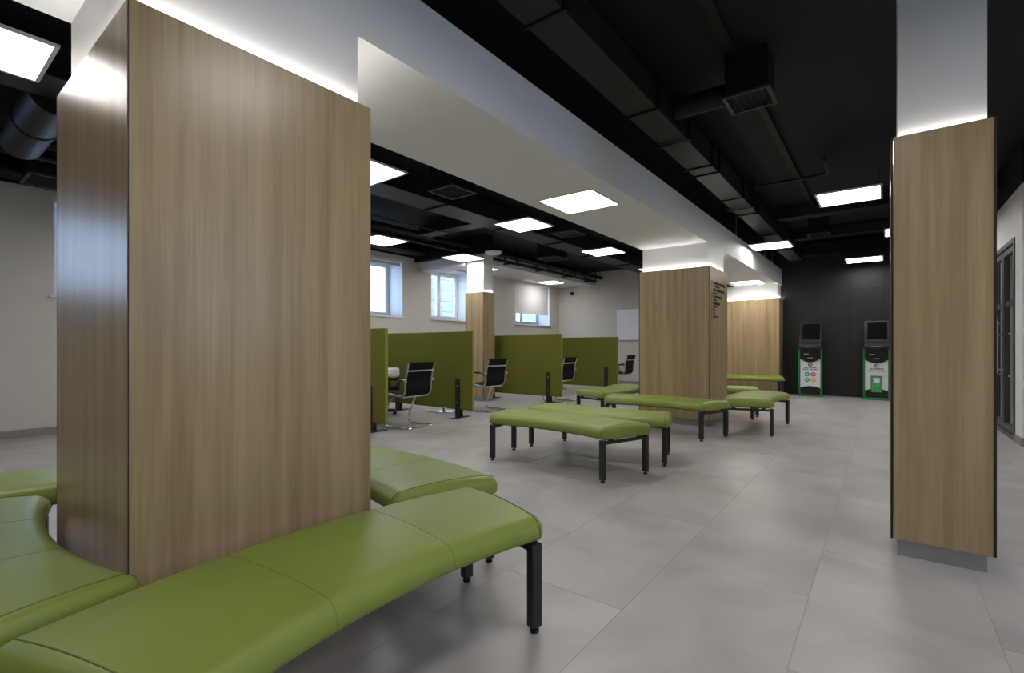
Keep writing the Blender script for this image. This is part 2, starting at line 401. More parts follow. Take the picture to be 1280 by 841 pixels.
# ------------------------------------------------------------------ white bulkhead and cross beam near the windows
rel(MB().box(7.40, 7.69, 6.40, 6.84, 2.97, ZC), cD).build('upper_core', M['black_ceiling'], cD)
tag(MB().box(7.24, 7.739, 6.87, Y1 - .013, 2.972, ZC - .001).build('ceiling_downstand', M['black_ceiling']), 'black painted downstand above the short white cross beam', 'beam')
tag(MB().box(7.74, X1, 7.10, Y1 - .013, 2.97, 3.18).build('lowered_ceiling', M['white']), 'white lowered ceiling strip above the windows', 'bulkhead')
tag(MB().box(7.34, 7.74, 6.871, Y1 - .013, 2.77, 2.969).build('cross_beam', M['white']), 'short white cross beam from slim column to window wall', 'beam')

# ------------------------------------------------------------------ ceiling lamps
def lamp_panel(cx, cy, z, hang, label, group, half=.31):
    t = thing('ceiling_light', (cx, cy, z), label, 'ceiling light', group)
    f = MB(); hb = .022
    f.box(-half, half, -half, -half + hb, 0, .016).box(-half, half, half - hb, half, 0, .016).box(-half, -half + hb, -half + hb, half - hb, 0, .016).box(half - hb, half, -half + hb, half - hb, 0, .016)
    f.box(-half + hb, half - hb, -half + hb, half - hb, .0125, .016)
    f.build('lamp_frame', M['lamp_frame'], t)
    MB().box(-half + hb, half - hb, -half + hb, half - hb, .004, .012).build('diffuser', M['panel'], t)
    if hang:
        for sx in (-1, 1):
            for sy in (-1, 1):
                MB().cyl((sx * (half - .04), sy * (half - .04), .016), (sx * (half - .04), sy * (half - .04), ZC - z), .0018, 6).build('suspension_wire', M['black'], t)
    return t
for (cx, cy), lab in zip(recess, ('between the two wide oak columns', 'close to the broad oak pier')):
    lamp_panel(cx, cy, BZ0 - .004, False, 'square LED panel recessed in the white beam ' + lab, 'LED panels in the white beam', .304)
ZL = 2.83
for cx, lab in ((-2.0, 'by the rear wall'), (.33, 'right beside the unlettered wide column'), (2.92, 'before the first square air grille'), (5.62, 'between the two square black air grilles'),
                (8.10, 'past the second square air grille'), (10.7, 'beyond the lettered wide column')):
    lamp_panel(cx, 4.10, ZL, True, 'square LED panel on window side of beam, ' + lab, 'LED panels beside the beam, window side')
for cx, lab in ((2.2, 'behind the unlettered wide column'), (5.03, 'between the first two green partitions'), (6.98, 'tight against the slim oak column')):
    lamp_panel(cx, 6.56, ZL, True, 'square LED panel hanging near the windows ' + lab, 'LED panels over the partitions')
for cx, cy, lab in ((6.84, .33, 'under the curved flexible conduit'), (9.38, -.30, 'between the lone slim column and glazed door'), (12.0, .33, 'in front of the black kiosk wall'), (9.38, 1.56, 'close to the white beam past lettered column'),
                    (-1.2, .33, 'added out of view for foreground light'), (1.45, .33, 'added out of view for foreground light'), (-.6, -2.1, 'added out of view for foreground light'), (2.4, -2.1, 'added out of view for foreground light'), (5.4, -2.1, 'added out of view for foreground light')):
    lamp_panel(cx, cy, ZL, True, 'square LED panel hanging over the open floor ' + lab, 'LED panels over the open floor')  # the panels out of view are added to light the foreground
lamp_panel(9.6, -2.1, ZL, True, 'square LED panel added to brighten the lobby behind the glazed door', 'LED panels over the open floor')  # lamp added so the room behind the door glass isn't dark
for cx, cy, lab in ((11.9, 7.70, 'above the lowered roller blind'), (8.85, 7.70, 'just past the slim oak column')):
    lamp_panel(cx, cy, 2.97 - .017, False, 'small square LED panel on the white lowered ceiling ' + lab, 'LED panels on the lowered ceiling', .29)

# ------------------------------------------------------------------ ducts, pipes and fittings under the black ceiling
d = thing('air_duct', (5, 1.56, 3.0), 'long rectangular black air duct running beside the white beam', 'duct')
cuts = [X0 + .01, 0.9, 2.35, 3.78, 5.30, 5.56, 6.7, 7.6, 9.2, 10.8, 12.4]
for a, b_ in zip(cuts[:-1], cuts[1:]):
    rel(MB().box(a + .012, b_ - .012, 1.44, 1.695, 3.0, 3.22, .004), d).build('duct_section', M['duct_grey'], d)
for a in cuts[1:-1]:
    rel(MB().box(a - .011, a + .011, 1.415, 1.72, 2.985, 3.245, .003), d).build('duct_flange', M['duct'], d)
for a in (1.6, 4.5, 7.2, 10.0):
    rel(MB().box(a - .02, a + .02, 1.40, 1.425, 2.98, ZC - .001).box(a - .02, a + .02, 1.715, 1.74, 2.98, ZC - .001).box(a - .02, a + .02, 1.425, 1.715, 2.975, 2.984), d).build('duct_bracket', M['duct'], d)
def diffuser(cx, cy, z, half, label, group=None):
    t = thing('ceiling_grille', (cx, cy, z), label, 'air grille', group)
    f = MB(); k = half; bb = .03
    f.box(-k, k, -k, -k + bb, 0, .02, .002).box(-k, k, k - bb, k, 0, .02, .002).box(-k, -k + bb, -k + bb, k - bb, 0, .02, .002).box(k - bb, k, -k + bb, k - bb, 0, .02, .002)
    f.build('grille_frame', M['grille'], t)
    n = 6; st = (2 * k - 2 * bb) / n
    for i in range(n):
        MB().obox((0, -k + bb + st * (i + .5), .014), (2 * k - 2 * bb, .004, .022), Matrix.Rotation(.6, 3, 'X')).build('louvre', M['duct_grey'], t)
    MB().box(-k + .02, k - .02, -k + .02, k - .02, .03, ZC - z - .001).build('plenum_box', M['duct'], t)
    return t
diffuser(4.16, .84, 3.02, .17, 'black louvred air grille box beside the long rectangular duct')
diffuser(9.9, .9, 3.02, .17, 'black louvred air grille between the suspended panels near the kiosks')
diffuser(4.0, 3.93, 2.86, .20, 'square black air grille beside the white beam, nearer the unlettered column')
diffuser(6.6, 3.95, 2.86, .20, 'square black air grille beside the white beam, nearer the lettered column')
diffuser(8.7, 5.6, 2.95, .25, 'square black air grille above the far partitions')
diffuser(1.25, 7.55, 2.96, .28, 'dark louvred air grille near the window wall beside the unlettered column')
tag(MB().tube([(4.16, 1.42, 3.13), (4.16, 1.03, 3.13)], .085, 16).build('branch_duct', M['duct'], None, True), 'short black round duct linking long duct to louvred grille', 'duct')
# cable conduits on the ceiling
for x, y0_, y1_, nm in ((0, 0.78, 0.78, 1),):
    tag(MB().box(X0 + .01, XK - .02, .88, .94, ZC - .05, ZC - .001).build('cable_tray', M['duct']), 'thin black cable tray fixed along the ceiling over the open floor', 'cable tray')
tag(MB().box(X0 + .01, XK - .02, -.55, -.52, ZC - .03, ZC - .001).build('conduit', M['duct']), 'thin black conduit on the ceiling above the lone slim column', 'conduit')
pts = [(7.2, 1.4, 3.25), (7.2, .7, 3.25)] + arcpts((7.05, .7, 3.25), .15, 0, -PI / 2, 6, (1, 0, 0), (0, 1, 0)) + [(6.6, .55, 3.25)]
tag(MB().tube(pts, .022, 10).build('flexible_conduit', M['duct_grey'], None, True), 'curved black flexible conduit hanging above a suspended panel', 'conduit')
for x, lab in ((9.0, 'above the panel lamp close to the white beam'), (10.9, 'just before the black kiosk wall')):
    tag(MB().box(x - .12, x + .12, YD + .01, 1.40, 3.16, 3.30, .004).build('cross_duct', M['duct_grey']), 'flat black duct crossing the ceiling ' + lab, 'duct', 'cross ducts over the open floor')
tag(MB().box(12.1, 12.5, YD + .01, 1.40, 3.05, 3.30, .01).build('ceiling_downstand', M['black_ceiling']), 'black painted ceiling beam just before the black kiosk wall', 'beam')
# window side
d = thing('air_duct', (5, 4.95, 3.05), 'long flat black air duct above the space beside the partitions', 'duct')
cuts = [X0 + .01, 0.2, 1.7, 3.2, 4.7, 6.2, 7.7, 9.2, 10.7, 12.2, 13.28]
for a, b_ in zip(cuts[:-1], cuts[1:]):
    rel(MB().box(a + .012, b_ - .012, 4.72, 5.16, 3.03, 3.26, .004), d).build('duct_section', M['duct_grey'], d)
for a in cuts[1:-1]:
    rel(MB().box(a - .012, a + .012, 4.70, 5.18, 3.01, 3.28, .003), d).build('duct_flange', M['duct'], d)
tag(MB().box(X0 + .01, 13.28, 3.0, 3.35, 3.10, ZC - .001).build('ceiling_downstand', M['black_ceiling']), 'black painted downstand tight against the window side of the white beam', 'beam')
for x, lab in ((3.4, 'behind the unlettered wide column'), (6.1, 'between the first two green partitions')):
    tag(MB().box(x - .14, x + .14, 5.19, 6.70, 3.12, 3.28, .004).build('cross_duct', M['duct_grey']), 'flat black duct crossing towards the windows ' + lab, 'duct', 'cross ducts over the partitions')
sp_pipe = tag(MB().tube([(X0 + .01, 6.98, 3.07), (13.28, 6.98, 3.07)], .035, 12).build('sprinkler_pipe', M['duct_grey'], None, True), 'long black sprinkler pipe along the edge of the lowered ceiling', 'pipe')
tag(MB().tube([(X0 + .01, 6.78, 3.16), (13.28, 6.78, 3.16)], .05, 12).build('water_pipe', M['duct'], None, True), 'thick black pipe running beside the sprinkler pipe', 'pipe')
for x in (8.9, 10.2, 11.5, 12.7):
    tag(MB().box(x - .025, x + .025, 6.66, 7.06, 3.005, 3.03).box(x - .012, x + .012, 6.67, 6.69, 3.03, ZC - .001).box(x - .012, x + .012, 7.03, 7.05, 3.03, ZC - .001).build('pipe_hanger', M['duct']), 'black trapeze hanger carrying the ceiling pipes', 'hanger', 'pipe hangers')
MB().tube([(9.6, 6.98, 3.03), (9.6, 6.98, 2.97)], .012, 8).tube([(9.6, 6.98, 2.97), (9.6, 6.98, 2.955)], .032, 12).build('sprinkler_head', M['alu'], sp_pipe, True)
tag(MB().tube([(X0 + .01, 7.95, 3.12), (7.3, 7.95, 3.12)], .05, 12).build('heating_pipe', M['duct_grey'], None, True), 'dark pipe running along the top of the window wall', 'pipe')
tag(MB().box(X0 + .01, 7.3, 8.02, 8.24, 3.085, 3.11).box(X0 + .01, 7.3, 8.02, 8.03, 3.11, 3.17).box(X0 + .01, 7.3, 8.23, 8.24, 3.11, 3.17).build('cable_tray', M['duct_grey']), 'dark cable tray along the top of the window wall', 'cable tray')
# round spiral duct near the windows, left of the first column
t = thing('spiral_duct', (.9, 6.2, 3.0), 'round dark spiral duct hanging near the window wall beside the unlettered column', 'duct')
for a, b_ in ((5.2, 5.93), (5.97, 6.69)):
    rel(MB().cyl((.85, a, 3.09), (.85, b_, 3.09), .16, 24), t).build('duct_section', M['duct_grey'], t, True)
rel(MB().cyl((.85, 5.93, 3.09), (.85, 5.97, 3.09), .168, 24), t).build('duct_collar', M['duct'], t, True)
# hanging cable
pts = [(3.7 + .25 * i, 6.0 + .02 * math.sin(i * 2), 3.08 - .04 * math.sin(i * PI / 10)) for i in range(11)]
tag(MB().tube(pts, .012, 6).build('cable', M['rubber'], None, True), 'loose black cable sagging under the ceiling ducts', 'cable')
# ceiling dome (wireless unit) and camera
t = thing('wireless_unit', (7.25, 6.02, 2.885), 'round white ceiling unit hanging beside the slim column', 'ceiling unit')
MB().cyl((0, 0, 0), (0, 0, 0.03), .13, 24, .16).cyl((0, 0, .03), (0, 0, .05), .16, 24).build('housing', M['card'], t, True); MB().cyl((0, 0, .05), (0, 0, ZC - 2.885), .02, 10).build('stem', M['black'], t, True)
t = thing('security_camera', (X1, 7.80, 2.76), 'small black security camera on the pale end wall', 'camera')
q = MB(); q.rings([[(-.06 + .06 * math.sin(a * PI / 12), .055 * math.cos(a * PI / 12) * math.cos(2 * PI * j / 14), .055 * math.cos(a * PI / 12) * math.sin(2 * PI * j / 14)) for j in range(14)] for a in range(-5, 6)]).build('dome', M['print_black'], t, True)
MB().cyl((-.02, 0, 0), (-.001, 0, 0), .06, 18).build('mount', M['black'], t, True)

# ------------------------------------------------------------------ windows
def bar_frame(mb_, x0, x1, z0, z1, y0, y1, b):
    mb_.box(x0, x1, y0, y1, z0, z0 + b).box(x0, x1, y0, y1, z1 - b, z1).box(x0, x0 + b, y0, y1, z0 + b, z1 - b).box(x1 - b, x1, y0, y1, z0 + b, z1 - b)
    return mb_
for i, (a, b_) in enumerate(wins):
    t = thing('window_%d' % (i + 1), ((a + b_) / 2, Y1, ZS), kind='structure')
    yf0, yf1 = Y1 + .46, Y1 + .53
    rel(bar_frame(MB(), a, b_, ZS, ZH, yf0, yf1, .055), t).build('window_frame', M['pvc'], t)
    n = 2; ww = (b_ - a - .11) / n
    for k in range(n):
        xa = a + .055 + ww * k; xb = xa + ww
        sash = rel(bar_frame(MB(), xa + .004, xb - .004, ZS + .058, ZH - .058, yf0 - .012, yf1 - .01, .055), t).build('sash', M['pvc'], t)
        rel(MB().box(xa + .055, xb - .055, yf0 + .02, yf0 + .026, ZS + .10, ZH - .10), t).build('pane', M['glass'], t)
        if k == 0:
            rel(MB().box(xb - .045, xb - .025, yf0 - .04, yf0 - .012, ZS + .50, ZS + .53).box(xb - .043, xb - .027, yf0 - .045, yf0 - .03, ZS + .40, ZS + .53, .003), t).build('handle', M['pvc'], t)
    rel(MB().box(a, a + .012, Y1 - .002, yf0, ZS, ZH).box(b_ - .012, b_, Y1 - .002, yf0, ZS, ZH).box(a + .012, b_ - .012, Y1 - .002, yf0, ZH - .012, ZH), t).build('reveal_lining', M['reveal'], t)
    rel(MB().box(a - .035, b_ + .035, Y1 - .035, yf0, ZS - .03, ZS, .006), t).build('window_sill', M['pvc'], t)
for i, (a, b_) in enumerate(added_wins):
    t = thing('window_%d' % (len(wins) + i + 1), ((a + b_) / 2, Y0, 1.25), kind='structure')  # added window, never in view, lets cool sky light in
    rel(bar_frame(MB(), a, b_, 1.25, 2.4, Y0 - .13, Y0 - .06, .06), t).build('window_frame', M['pvc'], t)
    rel(MB().box((a + b_) / 2 - .03, (a + b_) / 2 + .03, Y0 - .12, Y0 - .07, 1.31, 2.34), t).build('mullion', M['pvc'], t)
    for xa, xb in ((a + .06, (a + b_) / 2 - .03), ((a + b_) / 2 + .03, b_ - .06)):
        rel(MB().box(xa, xb, Y0 - .10, Y0 - .094, 1.31, 2.34), t).build('pane', M['glass'], t)
def blind(a, b_, y, zb, label):
    t = thing('roller_blind', ((a + b_) / 2, y, ZH), label, 'blind')
    rel(MB().box(a, b_, y - .05, y + .03, ZH - .055, ZH + .005, .008), t).build('cassette', M['pvc'], t)
    rel(MB().box(a + .015, b_ - .015, y - .004, y - .001, zb + .02, ZH - .056), t).build('fabric', M['blind'], t)
    rel(MB().tube([(a + .015, y - .0025, zb + .012), (b_ - .015, y - .0025, zb + .012)], .010, 10), t).build('bottom_bar', M['pvc'], t, True)
    rel(MB().tube([(a + .03, y - .06, ZH - .03), (a + .03, y - .06, ZS + .35)], .003, 6), t).build('pull_chain', M['alu'], t, True)
blind(1.36, 2.53, Y1 + .05, ZH - .16, 'white roller blind rolled up over window beside the unlettered column')
blind(5.57, 6.90, Y1 + .05, ZH - .12, 'white roller blind rolled up over the deep window before the slim column')
blind(10.985, 12.725, Y1 - .03 + .07, ZS + .31, 'white roller blind pulled down over most of the window near the end wall')
# facade of the house across the yard, seen through the panes
fc = thing('opposite_house', (7.5, 13.2, 0), 'pale house wall of horizontal panels outside the windows', 'building')
rel(MB().box(10.9, 25.9, 13.2, 13.5, -1, 9), fc).build('facade', M['wall'], fc)
pm = MB().box(-1.24, 1.24, -.03, 0, -.19, .19, .004).mesh('facade_panel', M['facade'])
for r_ in range(18):
    for c_ in range(6):
        o = link('facade_panel', pm, fc, (3.4 + 1.25 + c_ * 2.5, 0, 0.2 + r_ * .4))
tag(MB().box(-8, 26, 8.9, 30, .9, 1.0).build('yard_ground', M['baseboard']), kind='structure')

# ------------------------------------------------------------------ glazed door on the door side wall
t = thing('door_1', ((DX0 + DX1) / 2, YD, 0), kind='structure')
yf0, yf1 = YD - .10, YD + .012
rel(bar_frame(MB(), DX0, DX1, 0.0, DZ, yf0, yf1, .055), t).build('door_frame', M['door_grey'], t)
ww = (DX1 - DX0 - .11) / 2
for k in range(2):
    xa = DX0 + .055 + ww * k; xb = xa + ww
    lf = rel(bar_frame(MB(), xa + .004, xb - .004, .06, DZ - .06, yf0 + .03, yf1 - .025, .065), t).build('door_leaf', M['door_grey'], t)
    rel(MB().box(xa + .069, xb - .069, YD - .05, YD - .042, .125, DZ - .125), t).build('pane', M['glass'], t)
    rel(MB().box(xa + .069, xb - .069, YD - .065, YD - .03, 1.60, 1.67), t).build('glazing_bar', M['door_grey'], t)
    hx = xb - .07 if k == 0 else xa + .07
    rel(MB().tube([(hx, YD + .05, .75), (hx, YD + .05, 1.45)], .014, 10).tube([(hx, YD - .013, .8), (hx, YD + .05, .8)], .008, 8).tube([(hx, YD - .013, 1.4), (hx, YD + .05, 1.4)], .008, 8), t).build('handle', M['chrome'], t, True)
    for zz in (.75, 1.25):
        rel(MB().tube([(xa + .06, YD + .03, zz), (xb - .12, YD + .03, zz)], .011, 8), t).build('push_bar', M['chrome'], t, True)

# ------------------------------------------------------------------ benches: gently curved, green vinyl on black legs
RI, RO, HALF = 2.155, 2.73, math.radians(17.2)
RM = (RI + RO) / 2
def section(wd, zb, zt, rt, rb, dome, n=7):
    """closed cross-section (r, z), counter-clockwise, width wd centred on 0"""
    P = []
    hw = wd / 2
    for i in range(n + 1):
        a = -PI / 2 + (PI / 2) * i / n; P.append((hw - rb + rb * math.cos(a), zb + rb + rb * math.sin(a)))
    for i in range(n + 1):
        a = (PI / 2) * i / n; P.append((hw - rt + rt * math.cos(a), zt - rt * .85 + rt * .85 * math.sin(a)))
    m = 6
    for i in range(1, m):
        f = i / m; xx = (hw - rt) * (1 - 2 * f); P.append((xx, zt + dome * (1 - (1 - 2 * f) ** 2)))
    for i in range(n + 1):
        a = PI / 2 + (PI / 2) * i / n; P.append((-hw + rt + rt * math.cos(a), zt - rt * .85 + rt * .85 * math.sin(a)))
    for i in range(n + 1):
        a = PI + (PI / 2) * i / n; P.append((-hw + rb + rb * math.cos(a), zb + rb + rb * math.sin(a)))
    return P
ZB, ZT = .353, .444
def pol(r, a, z):   # bench frame: arc centre at (0,-RM), bulging to +y ; a measured from +y
    return Vector((r * math.sin(a), r * math.cos(a) - RM, z))
def make_bench():
    t = thing('bench', (0, 0, 0))
    base = section(RO - RI, ZB, ZT, .064, .026, .012)
    cz = (ZB + ZT) / 2
    R = []
    rend = .045
    angs = []
    for i in range(6):   # rounded ends
        q = 1 - math.cos(PI / 2 * i / 5); sh = rend * (1 - math.sqrt(max(0, 1 - (1 - math.sin(PI / 2 * i / 5)) ** 2)))
        angs.append((rend * (math.sin(PI / 2 * i / 5)), rend * (1 - math.sqrt(max(0., 1 - (1 - math.sin(PI / 2 * i / 5)) ** 2)))))
    L_ = HALF * RM
    st = [(-L_ + d_, k) for d_, k in angs] + [(-L_ + rend + (2 * L_ - 2 * rend) * i / 24, 0) for i in range(1, 24)] + [(L_ - d_, k) for d_, k in reversed(angs)]
    for s_, k in st:
        a = s_ / RM
        R.append([pol(RM + p[0] * (1 - k * 1.1 / .28), a, (p[1] if p[1] < cz - .012 else cz - .012 + (p[1] - cz + .012) * (1 - k * .9 / .06))) for p in base])
    seat = MB().rings(R).build('seat_cushion', M['vinyl'], t, True, 60)
    def around(s_, grow, only_top=True):
        pts = []
        for p in base:
            if only_top and p[1] < ZB + .022: continue
            g = Vector((p[0] / .28, (p[1] - cz) / .045)); g.normalize()
            pts.append(pol(RM + p[0] + g.x * grow, s_ / RM, p[1] + g.y * grow))
        return pts
    for s_ in (-L_ / 3, L_ / 3):
        MB().tube(around(s_, -.0005), .0013, 6).build('seam', M['seam'], seat, True)
    for s_ in (-L_ + rend * .95, L_ - rend * .95):
        MB().tube(around(s_, .0002), .0024, 6).build('piping', M['seam'], seat, True)
    bd = section(RO - RI - .09, ZB - .010, ZB - .001, .002, .002, 0, 1)
    MB().rings([[pol(RM + p[0], (-L_ + .03 + (2 * L_ - .06) * i / 16) / RM, p[1]) for p in bd] for i in range(17)]).build('seat_board', M['black'], t)
    for sg in (-1, 1):
        a = sg * (HALF - .046 / RM)
        rot = Matrix.Rotation(-a, 3, 'Z')
        c = pol(RM, a, 0)
        MB().obox((c.x, c.y, ZB - .035), (.028, RO - RI - .05, .026), rot, .002).build('cross_bar', M['black'], t)
        for rr in (RI + .12, RO - .12):
            k = pol(rr, a, ZB - .016)
            MB().obox(k, (.026, .04, .012), rot).build('spacer', M['black'], t)
        for rr in (RI + .030, RO - .042):
            k = pol(rr, a, 0)
            lg = MB().obox((k.x, k.y, (.022 + ZB - .012) / 2), (.048, .038, ZB - .012 - .022), rot, .0025).build('leg', M['black'], t)
            q = MB(); q.cyl((k.x, k.y, .010), (k.x, k.y, .023), .007, 10); q.cyl((k.x, k.y, 0), (k.x, k.y, .011), .018, 14); q.build('levelling_foot', M['rubber'], lg, True)
    return t
BG = 'curved green waiting benches'
bench0 = make_bench()
# (x, y) of the seat's middle, direction of the long bulging side, label
ring = 'curved green bench at the wide unlettered oak column, '
ring2 = 'curved green bench at the wide lettered oak column, '
specs = [
 (.935, -1.025 + RM, 0, ring + 'on the open-floor side'),
 (-.68 + RM, 2.355, -PI / 2, ring + 'facing the paired benches'),
 (2.54 - RM, 2.36, PI / 2, ring + 'away from the paired benches'),
 (.955, 5.80 - RM, PI, ring + 'on the window side'),
 (3.935, 2.395, -PI / 2 - .055, 'curved green bench of the free-standing pair, nearer the column without lettering'),
 (4.545, 2.36, PI / 2 + .01, 'curved green bench of the free-standing pair, nearer the lettered column'),
 (6.17, 2.29, -PI / 2 - .02, ring2 + 'facing the free-standing pair of benches'),
 (7.25, 1.44, 0, ring2 + 'on the open-floor side'),
 (7.20, 3.42, PI, ring2 + 'on the window side'),
 (8.50, 2.33, PI / 2, ring2 + 'towards the black wall'),
 (12.0, 2.50, PI / 2, 'curved green bench in front of the broad oak pier by the black wall'),
]
for i, (bx, by, rz, lab) in enumerate(specs):
    o = bench0 if i == 0 else copy_tree(bench0)
    o.location = (bx, by, 0); o.rotation_euler = (0, 0, rz)
    tag(o, lab, 'bench', BG)

# ------------------------------------------------------------------ green fabric partitions
def partition(x, y0, y1, lab):
    t = thing('partition_screen', (x, y0, 0), lab, 'partition', 'green fabric partition screens')
    L_ = y1 - y0; z0, z1 = .13, 1.33; th = .05
    MB().box(-th / 2, th / 2, .012, L_ - .012, z0, z1, .012, 3).build('fabric_panel', M['felt'], t, True)
    for yy in (0, L_ - .012):
        MB().box(-th / 2 + .004, th / 2 - .004, yy, yy + .012, z0 + .006, z1 - .004, .004).build('edge_band', M['felt_edge'], t)
    for ys in (.30, L_ - .30):
        for sx in (-1, 1):
            xx = sx * (th / 2 + .007)
            up = MB().box(xx - .006, xx + .006, ys - .048, ys + .048, .012, .60, .002).build('upright', M['black'], t)
            for zz in (.24, .50):
                MB().cyl((xx + sx * .006, ys, zz), (xx + sx * .011, ys, zz), .010, 12).build('bolt', M['alu'], up, True)
        MB().box(-.21, .21, ys - .05, ys + .05, 0, .012, .002).build('foot_plate', M['black'], t)
    return t
partition(3.86, 4.93, 6.95, 'olive green fabric partition nearest the column without lettering')
partition(5.46, 4.92, 6.95, 'olive green fabric partition just before the slim oak column')
partition(7.98, 4.91, 6.95, 'olive green fabric partition just past the slim oak column')
partition(10.74, 5.05, 6.95, 'olive green fabric partition nearest the whiteboard on the end wall')

# ------------------------------------------------------------------ cantilever visitor chairs
def make_chair():
    """faces +y, origin on the floor under the seat"""
    t = thing('visitor_chair', (0, 0, 0))
    hw = .245
    # side profile (y, z): from seat front edge, along the seat, up the back
    prof = [(.235, .445), (.20, .465), (.10, .462), (0, .450), (-.10, .438), (-.165, .438), (-.215, .462), (-.24, .515), (-.243, .58), (-.25, .66), (-.27, .75), (-.295, .835), (-.305, .88)]
    def smooth(P, n=4):
        out = []
        for i in range(len(P) - 1):
            p0 = P[max(i - 1, 0)]; p1 = P[i]; p2 = P[i + 1]; p3 = P[min(i + 2, len(P) - 1)]
            for k in range(n):
                u = k / n
                out.append(tuple(.5 * ((2 * p1[j]) + (-p0[j] + p2[j]) * u + (2 * p0[j] - 5 * p1[j] + 4 * p2[j] - p3[j]) * u * u + (-p0[j] + 3 * p1[j] - 3 * p2[j] + p3[j]) * u ** 3) for j in range(len(p1))))
        out.append(P[-1]); return out
    sp = smooth(prof)
    def sheet(pts, w_, th):
        q = MB(); R = []
        for i, p in enumerate(pts):
            a = Vector(pts[max(i - 1, 0)]); b_ = Vector(pts[min(i + 1, len(pts) - 1)]); tg = (b_ - a).normalized(); nn = Vector((-tg.y, tg.x)) * th / 2
            R.append([(-w_, p[0] + nn.x, p[1] + nn.y), (w_, p[0] + nn.x, p[1] + nn.y), (w_, p[0] - nn.x, p[1] - nn.y), (-w_, p[0] - nn.x, p[1] - nn.y)])
        return q.rings(R)
    cut = 25
    sheet(sp[:cut], hw - .02, .014).build('seat', M['mesh'], t, True)
    sheet(sp[cut - 1:], hw - .02, .014).build('backrest', M['mesh'], t, True)
    MB().tube([(-hw + .015, sp[-1][0], sp[-1][1]), (hw - .015, sp[-1][0], sp[-1][1])], .014, 10).build('top_roll', M['mesh'], t, True)
    MB().tube([(-hw + .015, sp[0][0], sp[0][1]), (hw - .015, sp[0][0], sp[0][1])], .012, 10).build('front_roll', M['mesh'], t, True)
    for sx in (-1, 1):
        MB().tube([(sx * (hw - .008), p[0] - .004, p[1]) for p in sp], .013, 8).build('side_frame', M['alu'], t, True)
    for (yy, zz) in ((-.287, .775), (-.19, .425), (.06, .440)):
        MB().tube([(-hw + .01, yy, zz), (-.12, yy - .012, zz), (.12, yy - .012, zz), (hw - .01, yy, zz)], .011, 8).build('cross_bar', M['alu'], t, True)
    # arms: rise from the seat side, run forward, meet the back
    for sx in (-1, 1):
        xx = sx * (hw + .030)
        loop = [(xx, -.262, .645), (xx, -.15, .66), (xx, .02, .655), (xx, .13, .645), (xx, .165, .61), (xx, .155, .55), (xx - sx * .012, .115, .47), (xx - sx * .03, .09, .445)]
        arm = MB().tube(smooth(loop, 4), .011, 8).build('armrest', M['black'], t, True)
        MB().tube(smooth([(xx, -.14, .668), (xx, .02, .664), (xx, .12, .655)], 4), .017, 10, flat=.6).build('arm_pad', M['mesh'], arm, True)
        MB().obox((sx * (hw + .012), -.255, .645), (.05, .045, .04), None, .008, 2).build('arm_bracket', M['alu'], arm, True)
    # cantilever sled base: rear bar, two runners, front bends and stems rising to the seat
    rw = .225; r_ = .0145
    pts = [(-rw + .02, -.02, .435), (-rw, .04, .40), (-rw, .16, .17), (-rw, .185, .07), (-rw, .165, .022), (-rw, .12, .013), (-rw, -.25, .013), (-rw + .015, -.285, .013), (-rw + .05, -.30, .013),
           (rw - .05, -.30, .013), (rw - .015, -.285, .013), (rw, -.25, .013), (rw, .12, .013), (rw, .165, .022), (rw, .185, .07), (rw, .16, .17), (rw, .04, .40), (rw - .02, -.02, .435)]
    MB().tube(smooth(pts, 4), r_, 10).build('sled_base', M['chrome'], t, True)
    return t
ch0 = make_chair()
for i, (x, y, rz, lab) in enumerate([
    (4.45, 5.27, .04, 'black mesh cantilever chair between the first two green partitions, counted from unlettered column'),
    (6.40, 5.50, -.06, 'black mesh cantilever chair beside the slim oak column'),
    (8.30, 5.22, 0, 'black mesh cantilever chair partly hidden behind the partition past the slim column'),
    (11.15, 5.20, -.02, 'black mesh cantilever chair below the whiteboard on the end wall')]):
    o = ch0 if i == 0 else copy_tree(ch0)
    o.location = (x, y, 0); o.rotation_euler = (0, 0, rz); tag(o, lab, 'chair', 'visitor chairs at the booths')
# pedestal tables in the booths
def make_table():
    t = thing('pedestal_table', (0, 0, 0))
    R = [[(r * math.cos(2 * PI * j / 40), r * math.sin(2 * PI * j / 40), z) for j in range(40)] for r, z in ((.36, .695), (.38, .702), (.385, .712), (.38, .720), (.36, .722))]
    MB().rings(R).build('table_top', M['card'], t, True, 50)
    MB().cyl((0, 0, .02), (0, 0, .694), .035, 20).build('column_leg', M['chrome'], t, True)
    R = [[(r * math.cos(2 * PI * j / 40), r * math.sin(2 * PI * j / 40), z) for j in range(40)] for r, z in ((.30, .001), (.302, .008), (.28, .016), (.10, .030), (.04, .045))]
    MB().rings(R).build('disc_base', M['chrome'], t, True, 50)
    return t
tb0 = make_table()
for i, (x, y, lab) in enumerate([(4.28, 5.96, 'round pedestal table in the booth beside the unlettered column'), (5.93, 6.02, 'round pedestal table with chrome disc base seen below the second partition')]):
    o = tb0 if i == 0 else copy_tree(tb0); o.location = (x, y, 0); tag(o, lab, 'table', 'round booth tables')
